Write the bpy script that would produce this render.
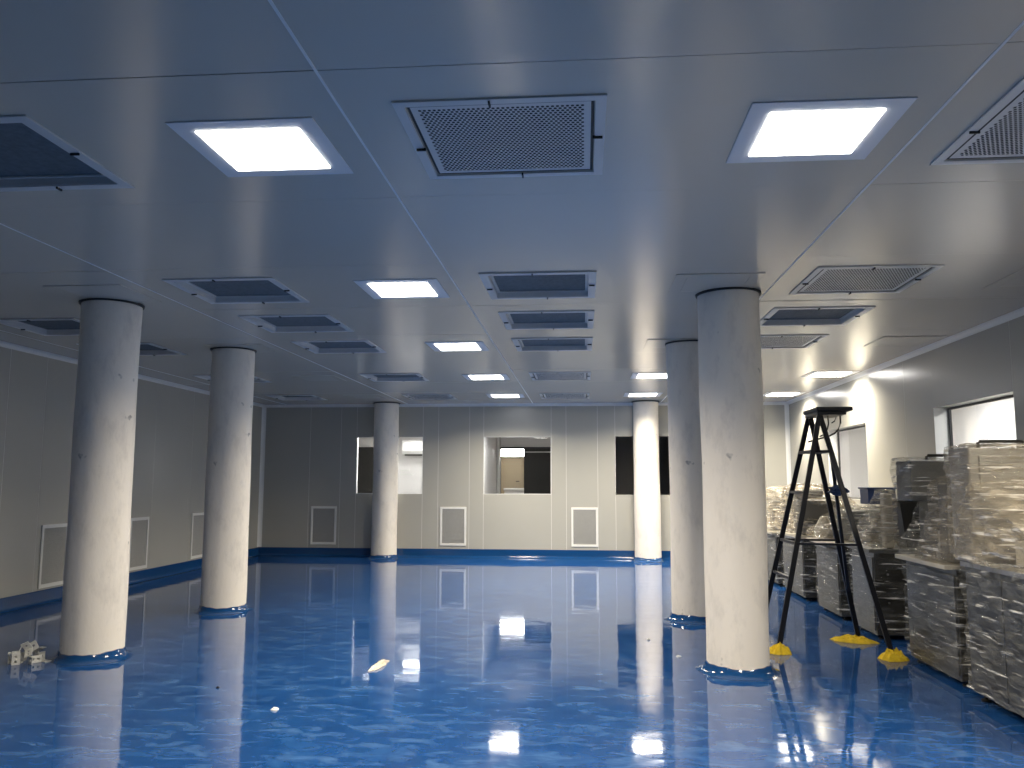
import bpy, bmesh, math, random
from mathutils import Vector, Matrix, noise

for o in list(bpy.data.objects):
    bpy.data.objects.remove(o, do_unlink=True)
S = bpy.context.scene
COL = S.collection
random.seed(7)

# ------------------------------------------------------------------ camera, world, exposure
cam = bpy.data.cameras.new('camera')
cam_o = bpy.data.objects.new('camera', cam)
COL.objects.link(cam_o)
cam.sensor_fit = 'HORIZONTAL'
cam.sensor_width = 36.0
cam.lens = 841.18 / 1024 * 36.0
cam.clip_start = 0.05
cam.clip_end = 100
r_ = Vector((0.99637071, 0.08508824, 0.00232218))
u_ = Vector((0.00755582, -0.11558524, 0.99326883))
f_ = Vector((-0.0847839, 0.98964642, 0.11580866))
M3 = Matrix((r_, u_, -f_)).transposed()
cam_o.matrix_world = Matrix.Translation((0, 0, 1.5)) @ M3.to_4x4()
S.camera = cam_o

w = bpy.data.worlds.new('world')
S.world = w
w.use_nodes = True
w.node_tree.nodes['Background'].inputs[0].default_value = (0.35, 0.42, 0.5, 1)
w.node_tree.nodes['Background'].inputs[1].default_value = 0.02
S.view_settings.view_transform = 'Standard'
S.view_settings.look = 'None'
S.view_settings.gamma = 1.0
S.view_settings.use_curve_mapping = False
S.view_settings.exposure = 0.0
LAMP = 17.0          # radiance of the lit ceiling diffusers
LAMP_W = 86.0        # watts of each lit ceiling panel, thrown down in a cone
LAMP_C = (1.0, 0.88, 0.69)
ANNEX = 40.0         # radiance of the lamps in the rooms behind the windows

# ------------------------------------------------------------------ room numbers (metres)
XL, XR, YB, YF, H = -6.667, 4.03, 17.0, -4.3, 3.086

# ------------------------------------------------------------------ materials
def new_mat(name):
    m = bpy.data.materials.new(name)
    m.use_nodes = True
    nt = m.node_tree
    b = nt.nodes['Principled BSDF']
    return m, nt, b

def lk(nt, a, b):
    nt.links.new(a, b)

def plain(name, c, rough=0.5, metal=0.0, spec=0.5, vary=0.0, vscale=4.0, bump=0.0, bscale=60.0, stretch=(1, 1, 1), rvary=0.0):
    m, nt, b = new_mat(name)
    b.inputs['Base Color'].default_value = (*c, 1)
    b.inputs['Roughness'].default_value = rough
    b.inputs['Metallic'].default_value = metal
    b.inputs['Specular IOR Level'].default_value = spec
    if vary or bump or rvary:
        tc = nt.nodes.new('ShaderNodeTexCoord')
        mp = nt.nodes.new('ShaderNodeMapping')
        mp.inputs['Scale'].default_value = stretch
        lk(nt, tc.outputs['Object'], mp.inputs['Vector'])
    if vary or rvary:
        n = nt.nodes.new('ShaderNodeTexNoise')
        n.inputs['Scale'].default_value = vscale
        n.inputs['Detail'].default_value = 6
        lk(nt, mp.outputs[0], n.inputs['Vector'])
    if vary:
        rp = nt.nodes.new('ShaderNodeValToRGB')
        rp.color_ramp.elements[0].position = 0.3
        rp.color_ramp.elements[1].position = 0.65
        rp.color_ramp.elements[0].color = (*[x * (1 - vary) for x in c], 1)
        rp.color_ramp.elements[1].color = (*c, 1)
        lk(nt, n.outputs['Fac'], rp.inputs[0])
        lk(nt, rp.outputs[0], b.inputs['Base Color'])
    if rvary:
        mr = nt.nodes.new('ShaderNodeMapRange')
        mr.inputs['From Min'].default_value = 0.3
        mr.inputs['From Max'].default_value = 0.7
        mr.inputs['To Min'].default_value = max(0.02, rough - rvary)
        mr.inputs['To Max'].default_value = rough + rvary
        lk(nt, n.outputs['Fac'], mr.inputs[0])
        lk(nt, mr.outputs[0], b.inputs['Roughness'])
    if bump:
        n2 = nt.nodes.new('ShaderNodeTexNoise')
        n2.inputs['Scale'].default_value = bscale
        n2.inputs['Detail'].default_value = 3
        lk(nt, mp.outputs[0], n2.inputs['Vector'])
        bp = nt.nodes.new('ShaderNodeBump')
        bp.inputs['Strength'].default_value = bump
        bp.inputs['Distance'].default_value = 0.01
        lk(nt, n2.outputs['Fac'], bp.inputs['Height'])
        lk(nt, bp.outputs[0], b.inputs['Normal'])
    return m

def emit(name, c, s):
    m = bpy.data.materials.new(name)
    m.use_nodes = True
    nt = m.node_tree
    nt.nodes.remove(nt.nodes['Principled BSDF'])
    e = nt.nodes.new('ShaderNodeEmission')
    e.inputs[0].default_value = (*c, 1)
    e.inputs[1].default_value = s
    lk(nt, e.outputs[0], nt.nodes['Material Output'].inputs[0])
    return m

def floor_mat():
    m, nt, b = new_mat('blue_epoxy')
    tc = nt.nodes.new('ShaderNodeTexCoord')
    mp = nt.nodes.new('ShaderNodeMapping')
    mp.inputs['Scale'].default_value = (1.0, 1.3, 1)
    lk(nt, tc.outputs['Object'], mp.inputs['Vector'])
    n = nt.nodes.new('ShaderNodeTexNoise')
    n.inputs['Scale'].default_value = 2.2
    n.inputs['Detail'].default_value = 8
    n.inputs['Roughness'].default_value = 0.65
    n.inputs['Distortion'].default_value = 1.6
    lk(nt, mp.outputs[0], n.inputs['Vector'])
    rp = nt.nodes.new('ShaderNodeValToRGB')
    e = rp.color_ramp.elements
    e[0].position, e[0].color = 0.30, (0.005, 0.043, 0.170, 1)
    e[1].position, e[1].color = 0.72, (0.022, 0.092, 0.275, 1)
    mid = rp.color_ramp.elements.new(0.52)
    mid.color = (0.009, 0.058, 0.210, 1)
    lk(nt, n.outputs['Fac'], rp.inputs[0])
    # trowel marks: small paler strokes
    mp2 = nt.nodes.new('ShaderNodeMapping')
    mp2.inputs['Rotation'].default_value = (0, 0, 0.5)
    mp2.inputs['Scale'].default_value = (0.8, 1.7, 1)
    lk(nt, tc.outputs['Object'], mp2.inputs['Vector'])
    n5 = nt.nodes.new('ShaderNodeTexNoise')
    n5.inputs['Scale'].default_value = 5.5
    n5.inputs['Detail'].default_value = 7
    n5.inputs['Roughness'].default_value = 0.62
    n5.inputs['Distortion'].default_value = 0.9
    lk(nt, mp2.outputs[0], n5.inputs['Vector'])
    m5 = nt.nodes.new('ShaderNodeMapRange')
    m5.inputs['From Min'].default_value = 0.50
    m5.inputs['From Max'].default_value = 0.72
    m5.inputs['To Max'].default_value = 0.95
    lk(nt, n5.outputs['Fac'], m5.inputs[0])
    mx = nt.nodes.new('ShaderNodeMix')
    mx.data_type = 'RGBA'
    lk(nt, m5.outputs[0], mx.inputs[0])
    lk(nt, rp.outputs[0], mx.inputs[6])
    mx.inputs[7].default_value = (0.062, 0.150, 0.340, 1)
    lk(nt, mx.outputs[2], b.inputs['Base Color'])
    b.inputs['Roughness'].default_value = 0.055
    b.inputs['IOR'].default_value = 1.5
    n2 = nt.nodes.new('ShaderNodeTexNoise')
    n2.inputs['Scale'].default_value = 2.6
    n2.inputs['Detail'].default_value = 1.5
    n2.inputs['Distortion'].default_value = 0.3
    lk(nt, mp.outputs[0], n2.inputs['Vector'])
    bp = nt.nodes.new('ShaderNodeBump')
    bp.inputs['Strength'].default_value = 0.15
    bp.inputs['Distance'].default_value = 0.012
    lk(nt, n2.outputs['Fac'], bp.inputs['Height'])
    lk(nt, bp.outputs[0], b.inputs['Normal'])
    return m

def film_mat(name, tint, lo=0.22, hi=0.75, scale=5.0):
    """stretch film: clear sheet with milky pulled streaks, whitened as painted glints, and glossy wrinkles"""
    m, nt, b = new_mat(name)
    out = nt.nodes['Material Output']
    b.inputs['Base Color'].default_value = (*tint, 1)
    b.inputs['Roughness'].default_value = 0.09
    b.inputs['Specular IOR Level'].default_value = 1.0
    tc = nt.nodes.new('ShaderNodeTexCoord')
    mp = nt.nodes.new('ShaderNodeMapping')
    mp.inputs['Rotation'].default_value = (0.5, 0.35, 0.2)
    mp.inputs['Scale'].default_value = (1.0, 1.0, 5.0)
    lk(nt, tc.outputs['Object'], mp.inputs['Vector'])
    n = nt.nodes.new('ShaderNodeTexNoise')
    n.inputs['Scale'].default_value = scale
    n.inputs['Detail'].default_value = 5
    n.inputs['Distortion'].default_value = 0.7
    lk(nt, mp.outputs[0], n.inputs['Vector'])
    mr = nt.nodes.new('ShaderNodeMapRange')
    mr.inputs['From Min'].default_value = 0.38
    mr.inputs['From Max'].default_value = 0.72
    mr.inputs['To Min'].default_value = lo
    mr.inputs['To Max'].default_value = hi
    lk(nt, n.outputs['Fac'], mr.inputs[0])
    mp3 = nt.nodes.new('ShaderNodeMapping')
    mp3.inputs['Rotation'].default_value = (-0.62, 0.75, 0.4)
    mp3.inputs['Scale'].default_value = (2.0, 2.0, 26.0)
    lk(nt, tc.outputs['Object'], mp3.inputs['Vector'])
    n3 = nt.nodes.new('ShaderNodeTexNoise')
    n3.inputs['Scale'].default_value = 1.6
    n3.inputs['Detail'].default_value = 3
    n3.inputs['Distortion'].default_value = 0.3
    lk(nt, mp3.outputs[0], n3.inputs['Vector'])
    m3 = nt.nodes.new('ShaderNodeMapRange')
    m3.inputs['From Min'].default_value = 0.57
    m3.inputs['From Max'].default_value = 0.68
    m3.inputs['To Min'].default_value = 0.0
    m3.inputs['To Max'].default_value = 0.75
    lk(nt, n3.outputs['Fac'], m3.inputs[0])
    ad = nt.nodes.new('ShaderNodeMath')
    ad.operation = 'ADD'
    ad.use_clamp = True
    lk(nt, mr.outputs[0], ad.inputs[0])
    lk(nt, m3.outputs[0], ad.inputs[1])
    n2 = nt.nodes.new('ShaderNodeTexNoise')
    n2.inputs['Scale'].default_value = scale * 2.2
    n2.inputs['Detail'].default_value = 4
    lk(nt, mp.outputs[0], n2.inputs['Vector'])
    bp = nt.nodes.new('ShaderNodeBump')
    bp.inputs['Strength'].default_value = 0.9
    bp.inputs['Distance'].default_value = 0.03
    lk(nt, n2.outputs['Fac'], bp.inputs['Height'])
    lk(nt, bp.outputs[0], b.inputs['Normal'])
    cm = nt.nodes.new('ShaderNodeMix')
    cm.data_type = 'RGBA'
    lk(nt, m3.outputs[0], cm.inputs[0])
    cm.inputs[6].default_value = (*tint, 1)
    cm.inputs[7].default_value = (0.92, 0.90, 0.85, 1)  # near-white creases: milky folds, plus glints painted into the colour
    lk(nt, cm.outputs[2], b.inputs['Base Color'])
    tr = nt.nodes.new('ShaderNodeBsdfTransparent')
    tr.inputs[0].default_value = (0.96, 0.96, 0.95, 1)
    mx = nt.nodes.new('ShaderNodeMixShader')
    lk(nt, ad.outputs[0], mx.inputs[0])
    lk(nt, tr.outputs[0], mx.inputs[1])
    lk(nt, b.outputs[0], mx.inputs[2])
    lk(nt, mx.outputs[0], out.inputs[0])
    return m

def glass_mat():
    m = bpy.data.materials.new('window_glass')
    m.use_nodes = True
    nt = m.node_tree
    nt.nodes.remove(nt.nodes['Principled BSDF'])
    tr = nt.nodes.new('ShaderNodeBsdfTransparent')
    tr.inputs[0].default_value = (0.95, 0.965, 0.96, 1)
    gl = nt.nodes.new('ShaderNodeBsdfGlossy')
    gl.inputs['Roughness'].default_value = 0.01
    fr = nt.nodes.new('ShaderNodeFresnel')
    fr.inputs[0].default_value = 1.5
    mx = nt.nodes.new('ShaderNodeMixShader')
    ge = nt.nodes.new('ShaderNodeNewGeometry')
    inv = nt.nodes.new('ShaderNodeMath')
    inv.operation = 'SUBTRACT'
    inv.inputs[0].default_value = 1.0
    lk(nt, ge.outputs['Backfacing'], inv.inputs[1])
    mu = nt.nodes.new('ShaderNodeMath')
    mu.operation = 'MULTIPLY'
    lk(nt, fr.outputs[0], mu.inputs[0])
    lk(nt, inv.outputs[0], mu.inputs[1])
    lk(nt, mu.outputs[0], mx.inputs[0])
    lk(nt, tr.outputs[0], mx.inputs[1])
    lk(nt, gl.outputs[0], mx.inputs[2])
    lk(nt, mx.outputs[0], nt.nodes['Material Output'].inputs[0])
    return m

def column_mat():
    m, nt, b = new_mat('column_paint')
    tc = nt.nodes.new('ShaderNodeTexCoord')
    mp = nt.nodes.new('ShaderNodeMapping')
    mp.inputs['Scale'].default_value = (1.6, 1.6, 0.7)
    lk(nt, tc.outputs['Object'], mp.inputs['Vector'])
    n = nt.nodes.new('ShaderNodeTexNoise')
    n.inputs['Scale'].default_value = 3.5
    n.inputs['Detail'].default_value = 9
    n.inputs['Roughness'].default_value = 0.7
    lk(nt, mp.outputs[0], n.inputs['Vector'])
    rp = nt.nodes.new('ShaderNodeValToRGB')
    e = rp.color_ramp.elements
    e[0].position, e[0].color = 0.22, (0.66, 0.62, 0.565, 1)
    e[1].position, e[1].color = 0.5, (0.88, 0.825, 0.74, 1)
    lk(nt, n.outputs['Fac'], rp.inputs[0])
    # small scuffs
    n3 = nt.nodes.new('ShaderNodeTexNoise')
    n3.inputs['Scale'].default_value = 9
    n3.inputs['Detail'].default_value = 2
    lk(nt, tc.outputs['Object'], n3.inputs['Vector'])
    r3 = nt.nodes.new('ShaderNodeValToRGB')
    r3.color_ramp.elements[0].position = 0.72
    r3.color_ramp.elements[0].color = (0, 0, 0, 1)
    r3.color_ramp.elements[1].position = 0.79
    r3.color_ramp.elements[1].color = (1, 1, 1, 1)
    lk(nt, n3.outputs['Fac'], r3.inputs[0])
    mx = nt.nodes.new('ShaderNodeMix')
    mx.data_type = 'RGBA'
    lk(nt, r3.outputs[0], mx.inputs[0])
    lk(nt, rp.outputs[0], mx.inputs[6])
    mx.inputs[7].default_value = (0.42, 0.40, 0.37, 1)
    lk(nt, mx.outputs[2], b.inputs['Base Color'])
    b.inputs['Roughness'].default_value = 0.75
    b.inputs['Specular IOR Level'].default_value = 0.25
    n2 = nt.nodes.new('ShaderNodeTexNoise')
    n2.inputs['Scale'].default_value = 14
    n2.inputs['Detail'].default_value = 6
    lk(nt, mp.outputs[0], n2.inputs['Vector'])
    bp = nt.nodes.new('ShaderNodeBump')
    bp.inputs['Strength'].default_value = 0.25
    bp.inputs['Distance'].default_value = 0.01
    lk(nt, n2.outputs['Fac'], bp.inputs['Height'])
    lk(nt, bp.outputs[0], b.inputs['Normal'])
    return m

MT = dict(
    floor=floor_mat(),
    cove=plain('blue_cove', (0.008, 0.055, 0.18), 0.12, bump=0.25, bscale=14),
    ceil=plain('ceiling_panel', (0.65, 0.595, 0.505), 0.20, spec=0.5, vary=0.02, vscale=1.2, bump=0.012, bscale=1.2),
    seam=plain('white_sealant', (0.86, 0.86, 0.85), 0.5),
    gap=plain('panel_joint', (0.45, 0.45, 0.44), 0.6),
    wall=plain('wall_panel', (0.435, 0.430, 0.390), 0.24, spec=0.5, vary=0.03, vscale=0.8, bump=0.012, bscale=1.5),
    alu=plain('aluminium_trim', (0.74, 0.75, 0.74), 0.35, spec=0.6),
    vframe=plain('vent_white', (0.68, 0.68, 0.67), 0.35),
    vshade=plain('plenum_shade', (0.03, 0.033, 0.035), 0.6),  # near-black puts the shade behind the perforated plates into the colour
    filt=plain('filter_mesh', (0.16, 0.185, 0.20), 0.7, vary=0.25, vscale=30, bump=0.4, bscale=200),
    clip=plain('black_clip', (0.012, 0.012, 0.013), 0.5),
    lframe=plain('light_frame', (0.80, 0.81, 0.83), 0.4),
    lit=emit('lit_diffuser', (1.0, 0.97, 0.92), LAMP),
    unlit=plain('unlit_diffuser', (0.65, 0.60, 0.515), 0.22),
    grille=plain('return_grille', (0.78, 0.78, 0.75), 0.45),
    gmesh=plain('grille_cloth', (0.42, 0.42, 0.40), 0.8, vary=0.25, vscale=90),
    col=column_mat(),
    black=plain('black_rubber', (0.01, 0.01, 0.011), 0.6),
    glass=glass_mat(),
    gasket=plain('dark_gasket', (0.03, 0.03, 0.035), 0.5),
    awhite=plain('annex_white', (0.82, 0.80, 0.79), 0.6),
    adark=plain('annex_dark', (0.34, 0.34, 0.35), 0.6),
    abrown=plain('annex_brown', (0.013, 0.012, 0.010), 0.5),
    abeige=plain('annex_beige', (0.50, 0.42, 0.30), 0.5),
    agrey=plain('annex_grey', (0.42, 0.41, 0.40), 0.6),
    alit=emit('annex_lamp', (1.0, 0.97, 0.95), ANNEX),
    acwhite=plain('ac_plastic', (0.82, 0.81, 0.79), 0.4),
    steel=plain('brushed_steel', (0.52, 0.51, 0.49), 0.32, metal=0.9, vary=0.15, vscale=3, bump=0.08, bscale=30, stretch=(1, 1, 12)),
    lsteel=plain('cabinet_steel', (0.17, 0.172, 0.170), 0.30, metal=0.85, vary=0.2, vscale=3, bump=0.08, bscale=30, stretch=(1, 1, 12)),
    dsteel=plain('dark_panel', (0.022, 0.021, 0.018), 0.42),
    grey=plain('machine_grey', (0.13, 0.128, 0.118), 0.45, metal=0.2),
    tan=plain('machine_cream', (0.58, 0.53, 0.43), 0.4),
    bcrate=plain('blue_plastic', (0.012, 0.035, 0.12), 0.4),
    film=film_mat('stretch_film', (0.52, 0.455, 0.35), 0.20, 0.60),
    filmw=film_mat('stretch_film_milky', (0.62, 0.55, 0.43), 0.12, 0.66, 4.0),
    filmd=film_mat('stretch_film_clear', (0.42, 0.42, 0.40), 0.02, 0.34, 5.0),
    ladder=plain('ladder_paint', (0.010, 0.012, 0.019), 0.4, metal=0.3, vary=0.4, vscale=8),
    strut=plain('ladder_steel', (0.03, 0.035, 0.05), 0.35, metal=0.5),
    brag=plain('blue_cloth', (0.015, 0.04, 0.11), 0.9),
    yrag=plain('yellow_cloth', (0.80, 0.56, 0.02), 0.85, vary=0.3, vscale=25, bump=0.5, bscale=50),
    bracket=plain('bracket_white', (0.66, 0.66, 0.62), 0.45, vary=0.1, vscale=20),
    paper=plain('cream_paper', (0.80, 0.72, 0.55), 0.8, vary=0.2, vscale=30),
    fleck=plain('white_scrap', (0.75, 0.76, 0.76), 0.7),
)

# ------------------------------------------------------------------ mesh helpers
class MB:
    def __init__(s):
        s.v, s.f = [], []
    def add(s, vs, fs):
        n = len(s.v)
        s.v += [tuple(v) for v in vs]
        s.f += [tuple(i + n for i in f) for f in fs]
        return s
    def box(s, x0, x1, y0, y1, z0, z1):
        vs = [(x0, y0, z0), (x1, y0, z0), (x1, y1, z0), (x0, y1, z0), (x0, y0, z1), (x1, y0, z1), (x1, y1, z1), (x0, y1, z1)]
        return s.add(vs, [(0, 3, 2, 1), (4, 5, 6, 7), (0, 1, 5, 4), (1, 2, 6, 5), (2, 3, 7, 6), (3, 0, 4, 7)])
    def hexa(s, b, t):
        """frustum from four bottom and four top corners (counter-clockwise from above)"""
        return s.add(list(b) + list(t), [(0, 3, 2, 1), (4, 5, 6, 7), (0, 1, 5, 4), (1, 2, 6, 5), (2, 3, 7, 6), (3, 0, 4, 7)])
    def bar(s, p, q, a, b, side=(0, 1, 0)):
        p, q = Vector(p), Vector(q)
        d = (q - p).normalized()
        x = d.cross(Vector(side))
        if x.length < 1e-4:
            x = d.cross(Vector((1, 0, 0)))
        x.normalize()
        y = d.cross(x).normalized()
        vs = []
        for c in (p, q):
            for i, j in ((-1, -1), (1, -1), (1, 1), (-1, 1)):
                vs.append(c + x * (i * a / 2) + y * (j * b / 2))
        return s.add(vs, [(3, 2, 1, 0), (4, 5, 6, 7), (0, 1, 5, 4), (1, 2, 6, 5), (2, 3, 7, 6), (3, 0, 4, 7)])
    def tube(s, pts, r, n=10):
        pts = [Vector(p) for p in pts]
        rings = []
        for i, p in enumerate(pts):
            d = (pts[min(i + 1, len(pts) - 1)] - pts[max(i - 1, 0)]).normalized()
            up = Vector((0, 0, 1)) if abs(d.z) < 0.9 else Vector((1, 0, 0))
            x = d.cross(up).normalized()
            y = d.cross(x).normalized()
            rings.append([p + x * (r * math.cos(2 * math.pi * k / n)) + y * (r * math.sin(2 * math.pi * k / n)) for k in range(n)])
        vs = [v for ring in rings for v in ring]
        fs = []
        for i in range(len(rings) - 1):
            for k in range(n):
                a, b = i * n + k, i * n + (k + 1) % n
                fs.append((a, b, b + n, a + n))
        fs.append(tuple(range(n - 1, -1, -1)))
        fs.append(tuple(range((len(rings) - 1) * n, len(rings) * n)))
        return s.add(vs, fs)
    def lathe(s, prof, c=(0, 0), n=40, wob=None):
        vs, fs = [], []
        m = len(prof)
        for k in range(n):
            a = 2 * math.pi * k / n
            for (r, z) in prof:
                rr, zz = (r, z) if wob is None else wob(a, r, z)
                vs.append((c[0] + rr * math.cos(a), c[1] + rr * math.sin(a), zz))
        for k in range(n):
            k2 = (k + 1) % n
            for i in range(m - 1):
                fs.append((k * m + i, k2 * m + i, k2 * m + i + 1, k * m + i + 1))
        fs.append(tuple(k * m for k in range(n - 1, -1, -1)))
        fs.append(tuple(k * m + m - 1 for k in range(n)))
        return s.add(vs, fs)
    def prism(s, prof, axis, a0, a1):
        """extrude a 2-D profile along x or y; profile pairs are (other horizontal axis, z)"""
        n = len(prof)
        vs = []
        for a in (a0, a1):
            for (p, z) in prof:
                vs.append((a, p, z) if axis == 'x' else (p, a, z))
        fs = [(i, (i + 1) % n, n + (i + 1) % n, n + i) for i in range(n)]
        fs += [tuple(range(n - 1, -1, -1)), tuple(range(n, 2 * n))]
        return s.add(vs, fs)
    def mesh(s, name, m, smooth=False):
        me = bpy.data.meshes.new(name)
        me.from_pydata(s.v, [], s.f)
        bm = bmesh.new()
        bm.from_mesh(me)
        bmesh.ops.recalc_face_normals(bm, faces=bm.faces)
        bm.to_mesh(me)
        bm.free()
        me.materials.append(MT[m])
        if smooth:
            for p in me.polygons:
                p.use_smooth = True
        return me
    def build(s, name, m, parent=None, loc=None, smooth=False, bevel=0.0, world=False):
        """world=True: the coordinates are room coordinates, made local to the parent"""
        if world and parent is not None:
            L = parent_loc(parent)
            s.v = [(v[0] - L[0], v[1] - L[1], v[2] - L[2]) for v in s.v]
        o = bpy.data.objects.new(name, s.mesh(name, m, smooth))
        COL.objects.link(o)
        if parent:
            o.parent = parent
        if loc:
            o.location = loc
        if bevel:
            bv = o.modifiers.new('bevel', 'BEVEL')
            bv.width = bevel
            bv.segments = 2
            bv.limit_method = 'ANGLE'
        if smooth:
            mark_sharp(o.data)
        return o

def mark_sharp(me, ang=0.7):
    bm = bmesh.new()
    bm.from_mesh(me)
    for e in bm.edges:
        if len(e.link_faces) == 2 and e.calc_face_angle(0) > ang:
            e.smooth = False
    bm.to_mesh(me)
    bm.free()

def parent_loc(o):
    L = Vector((0, 0, 0))
    while o is not None:
        L += o.location
        o = o.parent
    return L

def tag(o, label=None, cat=None, group=None, kind=None):
    if label: o['label'] = label
    if cat: o['category'] = cat
    if group: o['group'] = group
    if kind: o['kind'] = kind
    return o

def thing(name, loc, label=None, cat=None, group=None, kind=None, rot=0.0):
    o = bpy.data.objects.new(name, None)
    COL.objects.link(o)
    o.empty_display_size = 0.1
    o.location = loc
    o.rotation_euler = (0, 0, rot)
    return tag(o, label, cat, group, kind)

def dup(root, loc, label=None, rot=None):
    r = root.copy()
    COL.objects.link(r)
    r.location = loc
    if rot is not None: r.rotation_euler = rot
    if label: r['label'] = label
    for ch in list(root.children):
        c = ch.copy()
        COL.objects.link(c)
        c.parent = r
        for g in list(ch.children):
            d = g.copy()
            COL.objects.link(d)
            d.parent = c
    return r

def plate(mb, x0, x1, y0, y1, z0, z1, holes=()):
    """a slab with rectangular holes through it"""
    xs = sorted({x0, x1, *[h[0] for h in holes], *[h[1] for h in holes]})
    ys = sorted({y0, y1, *[h[2] for h in holes], *[h[3] for h in holes]})
    def solid(i, j):
        if i < 0 or j < 0 or i >= len(xs) - 1 or j >= len(ys) - 1:
            return False
        cx, cy = (xs[i] + xs[i + 1]) / 2, (ys[j] + ys[j + 1]) / 2
        return not any(h[0] < cx < h[1] and h[2] < cy < h[3] for h in holes)
    idx = {}
    vs, fs = [], []
    def V(i, j, k):
        if (i, j, k) not in idx:
            idx[(i, j, k)] = len(vs)
            vs.append((xs[i], ys[j], z1 if k else z0))
        return idx[(i, j, k)]
    for i in range(len(xs) - 1):
        for j in range(len(ys) - 1):
            if not solid(i, j):
                continue
            fs.append((V(i, j, 0), V(i, j + 1, 0), V(i + 1, j + 1, 0), V(i + 1, j, 0)))
            fs.append((V(i, j, 1), V(i + 1, j, 1), V(i + 1, j + 1, 1), V(i, j + 1, 1)))
            if not solid(i - 1, j): fs.append((V(i, j, 0), V(i, j, 1), V(i, j + 1, 1), V(i, j + 1, 0)))
            if not solid(i + 1, j): fs.append((V(i + 1, j, 0), V(i + 1, j + 1, 0), V(i + 1, j + 1, 1), V(i + 1, j, 1)))
            if not solid(i, j - 1): fs.append((V(i, j, 0), V(i + 1, j, 0), V(i + 1, j, 1), V(i, j, 1)))
            if not solid(i, j + 1): fs.append((V(i, j + 1, 0), V(i, j + 1, 1), V(i + 1, j + 1, 1), V(i + 1, j + 1, 0)))
    return mb.add(vs, fs)

# ------------------------------------------------------------------ floor
fl = MB().box(XL - 0.1, XR + 0.1, YF - 0.1, YB + 0.1, -0.1, 0.0).build('floor', 'floor')
tag(fl, kind='structure')

# ------------------------------------------------------------------ fixtures layout
VX = [-5.42, -2.865, -0.345, 2.185]
LX = [-4.07, -1.51, 1.05, 3.60]
PY0, PP = 3.030, 1.4675
SX = [-6.157, -3.600, -1.028, 1.529]
rowY = lambda k: PY0 + PP * k + PP / 2
VENTS = []
for k, row in {0: 'xogg', 2: 'xoog', 3: 'oooo', 4: 'ooog', 6: 'oogx', 8: 'oggx'}.items():
    for i, ch in enumerate(row):
        if ch != 'x':
            VENTS.append((VX[i], rowY(k), ch, k, i))
VHOLE = 0.40

# ------------------------------------------------------------------ ceiling: lay-in panels, joints and sealant
ceil = thing('ceiling', (0, 0, H), kind='structure')
xs = [XL + 0.002] + SX + [XR - 0.002]
ys = [PY0 + PP * k for k in range(-5, 10)] + [YB - 0.002]
G = 0.0045
for j in range(len(ys) - 1):
    for i in range(len(xs) - 1):
        holes = [(vx - VHOLE, vx + VHOLE, vy - VHOLE, vy + VHOLE) for vx, vy, *_ in VENTS
                 if xs[i] < vx < xs[i + 1] and ys[j] < vy < ys[j + 1]]
        cx, cy = (xs[i] + xs[i + 1]) / 2, (ys[j] + ys[j + 1]) / 2
        mb = MB()
        holes = [(a - cx, b - cx, c - cy, d - cy) for a, b, c, d in holes]
        plate(mb, xs[i] + G - cx, xs[i + 1] - G - cx, ys[j] + G * 0.5 - cy, ys[j + 1] - G * 0.5 - cy, 0.0, 0.05, holes)
        p = mb.build('panel', 'ceil', ceil, (cx, cy, random.uniform(0.0, 0.002)))
        p.rotation_euler = (random.uniform(-1, 1) * 0.0012, random.uniform(-1, 1) * 0.0008, 0)
for x in SX:
    MB().box(x - 0.006, x + 0.006, YF, YB, -0.0015, 0.03).build('sealant_strip', 'seam', ceil)
for y in ys[1:-1]:
    MB().box(XL, XR, y - 0.004, y + 0.004, 0.006, 0.03).build('joint_strip', 'gap', ceil)
MB().box(XL - 0.1, XR + 0.1, YF - 0.1, YB + 0.1, 0.45, 0.5).build('slab', 'gap', ceil)

# ------------------------------------------------------------------ walls of separate panels
def wall(name):
    return thing(name, (0, 0, 0), kind='structure')

def panels_along(root, axis, seams, c0, c1, openings=(), z0=0.0, z1=H):
    """panels between the seams; an opening is (a0, a1, zlo, zhi) and leaves a panel below and one above"""
    g = 0.0025
    for a, b in zip(seams[:-1], seams[1:]):
        spans = [(z0, z1)]
        for (o0, o1, lo, hi) in openings:
            if o0 - 1e-3 <= a and b <= o1 + 1e-3:
                spans = [(z0, lo), (hi, z1)]
        for (lo, hi) in spans:
            mb = MB()
            d = random.uniform(0, 0.0015)
            if axis == 'x':
                mb.box(a + g, b - g, min(c0 + d, c1), max(c0 + d, c1), lo, hi)
            else:
                s = d if c1 > c0 else -d
                mb.box(min(c0 + s, c1), max(c0 + s, c1), a + g, b - g, lo, hi)
            mb.build('panel', 'wall', root)
    for a in seams[1:-1]:
        mb = MB()
        spans = [(z0, z1)]
        for (o0, o1, lo, hi) in openings:
            if o0 + 1e-3 < a < o1 - 1e-3:
                spans = [(z0, lo), (hi, z1)]
        for lo, hi in spans:
            e = 0.0022 if c1 > c0 else -0.0022
            lo_, hi_ = min(c0 + e, c1), max(c0 + e, c1)
            if axis == 'x': mb.box(a - 0.003, a + 0.003, lo_, hi_, lo, hi)
            else: mb.box(lo_, hi_, a - 0.003, a + 0.003, lo, hi)
        mb.build('sealant_strip', 'seam', root)

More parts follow.
